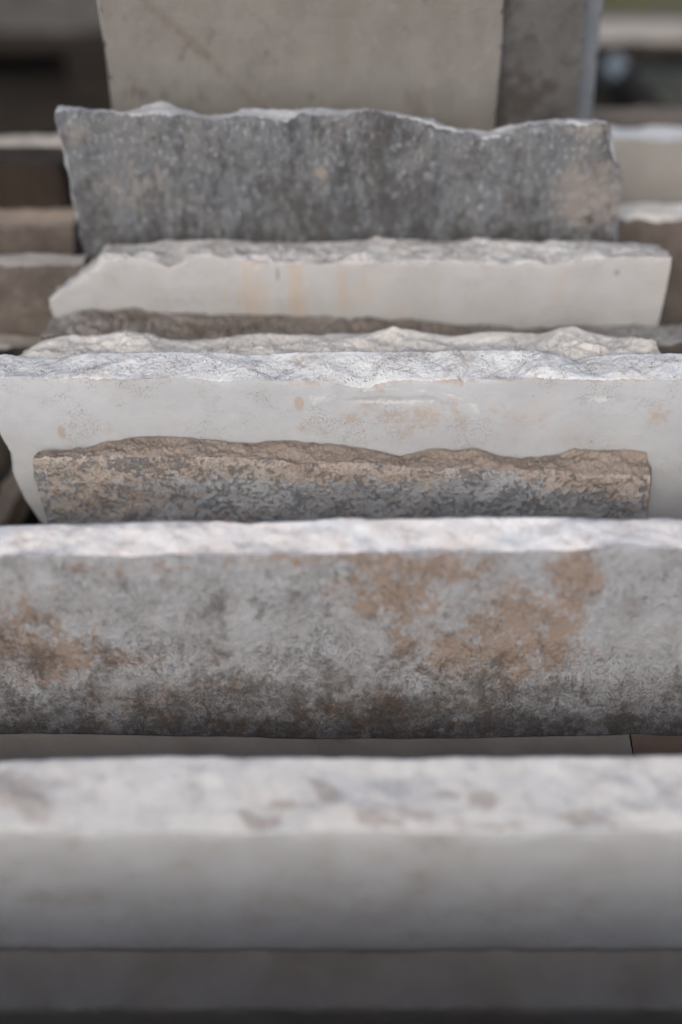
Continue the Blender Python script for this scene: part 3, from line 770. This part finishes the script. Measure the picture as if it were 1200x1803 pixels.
# ------------------------------------------------------------------ neighbours on the left
Slab('stone_slab', 'blurred slab with a pale flat top, uppermost at the left edge', 1.165, 0.036,
     [(-250, 268), (0, 266), (100, 268), (170, 268)], [(-250, 238), (0, 236), (170, 236)],
     [(-250, 100), (-250, 900)], [(170, 100), (170, 900)], M['shade_brown'], M['beige_broken'], res=0.003, hd=0.16, face_res=0.005, edge=0.003, top=(0.003, 0.003, 0.001), face_amp=0.002, seed=161)
Slab('stone_slab', 'blurred beige brown slab at the left edge, second of three beside the grey slab', 1.075, 0.042,
     [(-250, 398), (0, 398), (60, 402), (128, 396)], [(-250, 366), (0, 368), (128, 362)],
     [(-250, 300), (-250, 900)], [(128, 300), (135, 900)], M['shade_brown'], M['tan_broken'], res=0.003, hd=0.12, face_res=0.005, edge=0.002, top=(0.003, 0.002, 0.0005), seed=171)
Slab('stone_slab', 'blurred slab with a pale straight top at the left, beside the slanting broken end', 0.985, 0.026,
     [(-250, 470), (0, 468), (148, 466)], [(-250, 447), (0, 447), (148, 446)],
     [(-250, 400), (-250, 900)], [(148, 400), (146, 500), (120, 560), (90, 640), (80, 900)], M['shade_brown'], M['beige_broken'], res=0.003, hd=0.16, face_res=0.005, edge=0.0016, top=(0.001, 0.001, 0.0005), face_amp=0.002, seed=181)

Slab('stone_slab', 'low pale topped slab end at the left edge, beside the crumbly brown one', 0.950, 0.030,
     [(-250, 614), (40, 612), (80, 614)], [(-250, 592), (40, 588), (80, 592)], [(-250, 500), (-250, 900)], [(80, 560), (70, 900)],
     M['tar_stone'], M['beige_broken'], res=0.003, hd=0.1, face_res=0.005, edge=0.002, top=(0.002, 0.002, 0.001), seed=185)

# ------------------------------------------------------------------ loose stones
def rock(name, label, loc, size, mat, seed, group=None):
    n, m = 40, 24
    V = []
    th = np.linspace(0, 2 * math.pi, n, endpoint=False); ph = np.linspace(0, math.pi, m + 1)[1:-1]
    T, P_ = np.meshgrid(th, ph)
    X = np.cos(T) * np.sin(P_); Y = np.sin(T) * np.sin(P_); Z = np.cos(P_)
    # squared-off lump
    k = (np.abs(X) ** 4 + np.abs(Y) ** 4 + np.abs(Z) ** 4) ** -0.25
    k = k * (1 + 0.28 * fbm(X, Y, Z, 1.3, 4, seed, 0.55))
    P3 = np.stack([X * k * size[0], Y * k * size[1], Z * k * size[2]], -1).reshape(-1, 3)
    V = [tuple(p) for p in P3]; V.append((0, 0, size[2] * 1.0)); V.append((0, 0, -size[2] * 1.0))
    F = []
    r_ = m - 1
    for i in range(r_ - 1):
        for j in range(n):
            a = i * n + j; b = i * n + (j + 1) % n
            F.append((a, a + n, b + n, b))
    for j in range(n):
        F.append((len(V) - 2, j, (j + 1) % n)); F.append((len(V) - 1, (r_ - 1) * n + (j + 1) % n, (r_ - 1) * n + j))
    me = D.meshes.new(name); me.from_pydata(V, [], F); me.materials.append(mat)
    me.polygons.foreach_set('use_smooth', [True] * len(F)); me.update()
    o = add(name, me, loc); tag(o, label, 'stone', group)
    return o

# ------------------------------------------------------------------ pallets
def pallet(label, loc, rz=0, w=1.2, d=0.8, mat=None, group='wooden pallets', seed=0):
    mat = mat or M['wood']
    p = empty('wooden_pallet', loc, rz)
    tag(p, label, 'pallet', group)
    bx = board_mesh('deck_board', w, 0.098, 0.022, mat, seed)
    n = 7
    for i in range(n):
        add('deck_board', bx, (0, -d / 2 + 0.05 + i * (d - 0.1) / (n - 1), 0.133), (0, 0, 0), p)
    cr = board_mesh('cross_board', d, 0.10, 0.022, mat, seed + 1)
    bl = board_mesh('block', 0.10, 0.10, 0.078, mat, seed + 2, 0.0008, 2)
    bt = board_mesh('bottom_board', w, 0.10, 0.020, mat, seed + 3)
    for x in (-w / 2 + 0.06, 0, w / 2 - 0.06):
        add('cross_board', cr, (x, 0, 0.1095), (0, 0, R(90)), p)
        for y in (-d / 2 + 0.06, 0, d / 2 - 0.06):
            add('block', bl, (x, y, 0.0595), (0, 0, 0), p)
    for y in (-d / 2 + 0.06, 0, d / 2 - 0.06):
        add('bottom_board', bt, (0, y, 0.0103), (0, 0, 0), p)
    return p

pallet('weathered pallet under the row of standing slabs', (0.0, 0.745, 0), 0, 1.2, 1.0, seed=1, group=None)
pallet('weathered pallet under the slabs at the back of the row', (0.0, 1.66, 0), 0, 1.2, 0.8, seed=4, group=None)

# stacked pallets and flat stones, far left
for k_, lab in enumerate(('bottom pallet of the dark stack behind the left slabs', 'middle pallet of the dark stack behind the left slabs', 'top pallet of the dark stack at the upper left, carrying grey stones')):
    pallet(lab, (-0.92 + 0.01 * k_, 2.27, 0.1445 * k_), R(0.6 * k_), 1.2, 0.8, M['wood_dark'], 'dark stacked pallets at the upper left', seed=20 + k_)
def flat_stone(label, x0, x1, y, z, d, h, mat, topm, seed):
    nx, ny, nz = 40, 20, 8
    V = []; F = []; idx = {}; keys = []
    def vid(i, j, k):
        if (i, j, k) not in idx:
            idx[(i, j, k)] = len(keys); keys.append((i, j, k))
        return idx[(i, j, k)]
    for i in range(nx):
        for j in range(ny):
            F.append((vid(i, j, nz), vid(i + 1, j, nz), vid(i + 1, j + 1, nz), vid(i, j + 1, nz)))
            F.append((vid(i, j, 0), vid(i, j + 1, 0), vid(i + 1, j + 1, 0), vid(i + 1, j, 0)))
    for i in range(nx):
        for k in range(nz):
            F.append((vid(i, 0, k), vid(i + 1, 0, k), vid(i + 1, 0, k + 1), vid(i, 0, k + 1)))
            F.append((vid(i, ny, k), vid(i, ny, k + 1), vid(i + 1, ny, k + 1), vid(i + 1, ny, k)))
    for j in range(ny):
        for k in range(nz):
            F.append((vid(0, j, k), vid(0, j, k + 1), vid(0, j + 1, k + 1), vid(0, j + 1, k)))
            F.append((vid(nx, j, k), vid(nx, j + 1, k), vid(nx, j + 1, k + 1), vid(nx, j, k + 1)))
    K = np.array(keys, float)
    px_, py_, pz_ = x0 + (x1 - x0) * K[:, 0] / nx, y + d * K[:, 1] / ny, z + h * K[:, 2] / nz
    n1 = fbm(px_, py_, pz_, 22, 4, seed) * 0.008; n2 = fbm(px_, py_, pz_, 22, 4, seed + 9) * 0.008
    V = np.stack([px_ - 0.5 * (x0 + x1) + n1 * ((K[:, 0] == 0) | (K[:, 0] == nx)), py_ - y + n2 * ((K[:, 1] == 0) | (K[:, 1] == ny)), pz_ - z + 0.4 * n1 * (K[:, 2] == nz)], -1).tolist()
    me = D.meshes.new('stone_block'); me.from_pydata(V, [], F); me.materials.append(mat); me.update()
    o = add('stone_block', me, (0.5 * (x0 + x1), y, z)); tag(o, label, 'stone block', None, 'thing')
pl = 0.4345
flat_stone('pale grey stone block on the dark pallets, in the top left corner', -1.35, -0.552, 1.89, pl, 0.4, 0.16, M['dark_face'], None, 5)
flat_stone('grey stone block on the dark pallets, between the corner block and the tall beige slab', -0.535, -0.25, 1.90, pl, 0.42, 0.15, M['dark_face'], None, 6)

# far right: a thick slab on edge, a leaning timber and a board in front of it
Slab('stone_slab', 'thick blurred pale topped slab before the grass, in the upper right corner', 1.89, 0.055,
     [(960, 74), (1100, 72), (1400, 76)], [(960, 34), (1200, 36), (1400, 34)], [(960, 0), (960, 1500)], [(1500, 0), (1500, 1500)],
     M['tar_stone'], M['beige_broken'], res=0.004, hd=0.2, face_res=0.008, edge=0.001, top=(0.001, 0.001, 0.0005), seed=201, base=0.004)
def bar(name, label, cat, p, q, w, h, mat, seed, roll=0.0, kind='thing', capmat=None):
    p, q = Vector(p), Vector(q); d = q - p
    me = board_mesh(name, d.length, w, h, mat, seed)
    if capmat:
        me.materials.append(capmat); me.polygons[len(me.polygons) - 1].material_index = 1; me.polygons[len(me.polygons) - 2].material_index = 1
    o = add(name, me, (p + q) / 2)
    qz = d.to_track_quat('X', 'Z')
    from mathutils import Quaternion
    o.rotation_euler = (qz @ Quaternion((1, 0, 0), roll)).to_euler()
    tag(o, label, cat, None, kind); return o
M['cut_end'] = mat_smooth('pale_blue_paint', (0.15, 0.18, 0.21), (0.13, 0.155, 0.18), pit_amt=0.0)
M['tar'] = mat_wood('blackened_timber', (0.012, 0.011, 0.011), (0.008, 0.008, 0.008), (0.004, 0.004, 0.004))  # near-black wood colour for the leaning bar
M['greenish'] = mat_smooth('green_grey_stone', (0.055, 0.066, 0.06), (0.04, 0.048, 0.044), pit_amt=0.0)
Slab('stone_slab', 'dark green grey slab on edge under the upper right corner, behind the wooden beam', 1.78, 0.03,
     [(1096, 131), (1200, 129), (1500, 131)], [(1096, 122), (1200, 120), (1500, 122)], [(1096, 0), (1112, 150), (1150, 200), (1180, 1500)], [(1500, 0), (1500, 1500)],
     M['greenish'], M['greenish'], res=0.004, hd=0.15, face_res=0.008, seed=211, base=0.004)
def topz(px, py, Y): return at(px, py, Y).z
flat_stone('dark grey stone block under the pale topped slab at the upper right edge', 0.50, 0.95, 1.80, topz(1180, 121, 1.80) + 0.001, 0.07, 0.045, M['dark_face'], None, 8)
a_ = at(1068, 108, 1.60); b_ = at(1146, 196, 1.57)
tb = bar('leaning_timber', 'black leaning timber with a pale blue end beside the blue grey slab', 'timber', a_, b_ + (b_ - a_) * 3.2, 0.027, 0.027, M['tar'], 3, 0.5)
cap_len = 0.022
L_ = (b_ + (b_ - a_) * 3.2 - a_).length
add('painted_end', board_mesh('painted_end', cap_len, 0.029, 0.029, M['cut_end'], 4, 0.0003, 2), (-L_ / 2 + cap_len / 2 - 0.001, 0, 0), (0, 0, 0), tb)
bar('wooden_beam', 'weathered wooden beam lying behind the pale slab at the right edge', 'beam', at(985, 213, 1.30), at(1500, 207, 1.32), 0.03, 0.014, M['wood'], 5)
bar('wooden_stake', 'brown timber stake standing between two blurred slabs at the left edge', 'stake', at(45, 272, 1.13), at(45, 272, 1.13) - Vector((0, 0.03, 0.55)), 0.07, 0.03, M['wood_brown'], 6)
bar('wooden_batten', 'grey wooden batten leaning in the dark gap left of the broken slab corner', 'batten', at(-75, 1060, 0.85), at(60, 815, 0.905), 0.028, 0.022, M['wood'], 7)

# ------------------------------------------------------------------ ground and grass
def mat_ground():
    g = NT('gravel_ground')
    c = g.mix(g.ramp(g.noise(6, 8, 0.65), 0.35, 0.65), (0.16, 0.14, 0.115), (0.10, 0.085, 0.07))
    v = g.voronoi(60)
    c = g.mix(g.math('MULTIPLY', g.ramp(v, 0.45, 0.1), 0.5), c, (0.28, 0.26, 0.23))
    return g.finish(c, 0.95, g.bump(g.math('MULTIPLY', v, -1.0), 0.01))
V = []; F = []
N = 60
for j in range(N + 1):
    for i in range(N + 1):
        x = -30 + 60 * i / N; y = -20 + 80 * j / N
        V.append((x, y, 0.0))
for j in range(N):
    for i in range(N):
        a = j * (N + 1) + i
        F.append((a, a + 1, a + N + 2, a + N + 1))
me = D.meshes.new('ground'); me.from_pydata(V, [], F); me.materials.append(mat_ground()); me.update()
tag(add('ground', me, (0, 0, -0.001)), kind='structure')

def mat_grass():
    g = NT('meadow_grass')
    c = g.mix(g.ramp(g.noise(9, 4, 0.6), 0.35, 0.65), (0.12, 0.19, 0.02), (0.20, 0.24, 0.03))
    return g.finish(c, 0.7)
rng = np.random.default_rng(4)
nb_ = 26000
bx_ = rng.uniform(-1.5, 4.5, nb_); by_ = 2.78 + rng.uniform(0, 1, nb_) ** 1.5 * 6
hh = rng.uniform(0.04, 0.11, nb_); an = rng.uniform(0, math.pi * 2, nb_); w_ = 0.003 + 0.002 * rng.uniform(0, 1, nb_)
lx, ly = rng.normal(0, 0.03, nb_), rng.normal(0, 0.03, nb_)
V = np.zeros((nb_, 4, 3))
V[:, 0] = np.stack([bx_ - w_ * np.cos(an), by_ - w_ * np.sin(an), np.zeros(nb_)], -1)
V[:, 1] = np.stack([bx_ + w_ * np.cos(an), by_ + w_ * np.sin(an), np.zeros(nb_)], -1)
V[:, 2] = np.stack([bx_ + lx + 0.3 * w_ * np.cos(an), by_ + ly + 0.3 * w_ * np.sin(an), hh], -1)
V[:, 3] = np.stack([bx_ + lx - 0.3 * w_ * np.cos(an), by_ + ly - 0.3 * w_ * np.sin(an), hh], -1)
q_ = np.arange(nb_ * 4).reshape(-1, 4)
me = grid_mesh('grass', V.reshape(-1, 3), q_, [mat_grass()], np.zeros(nb_), {})
tag(add('grass', me), 'green grass growing behind the stone yard', 'grass', None, 'stuff')
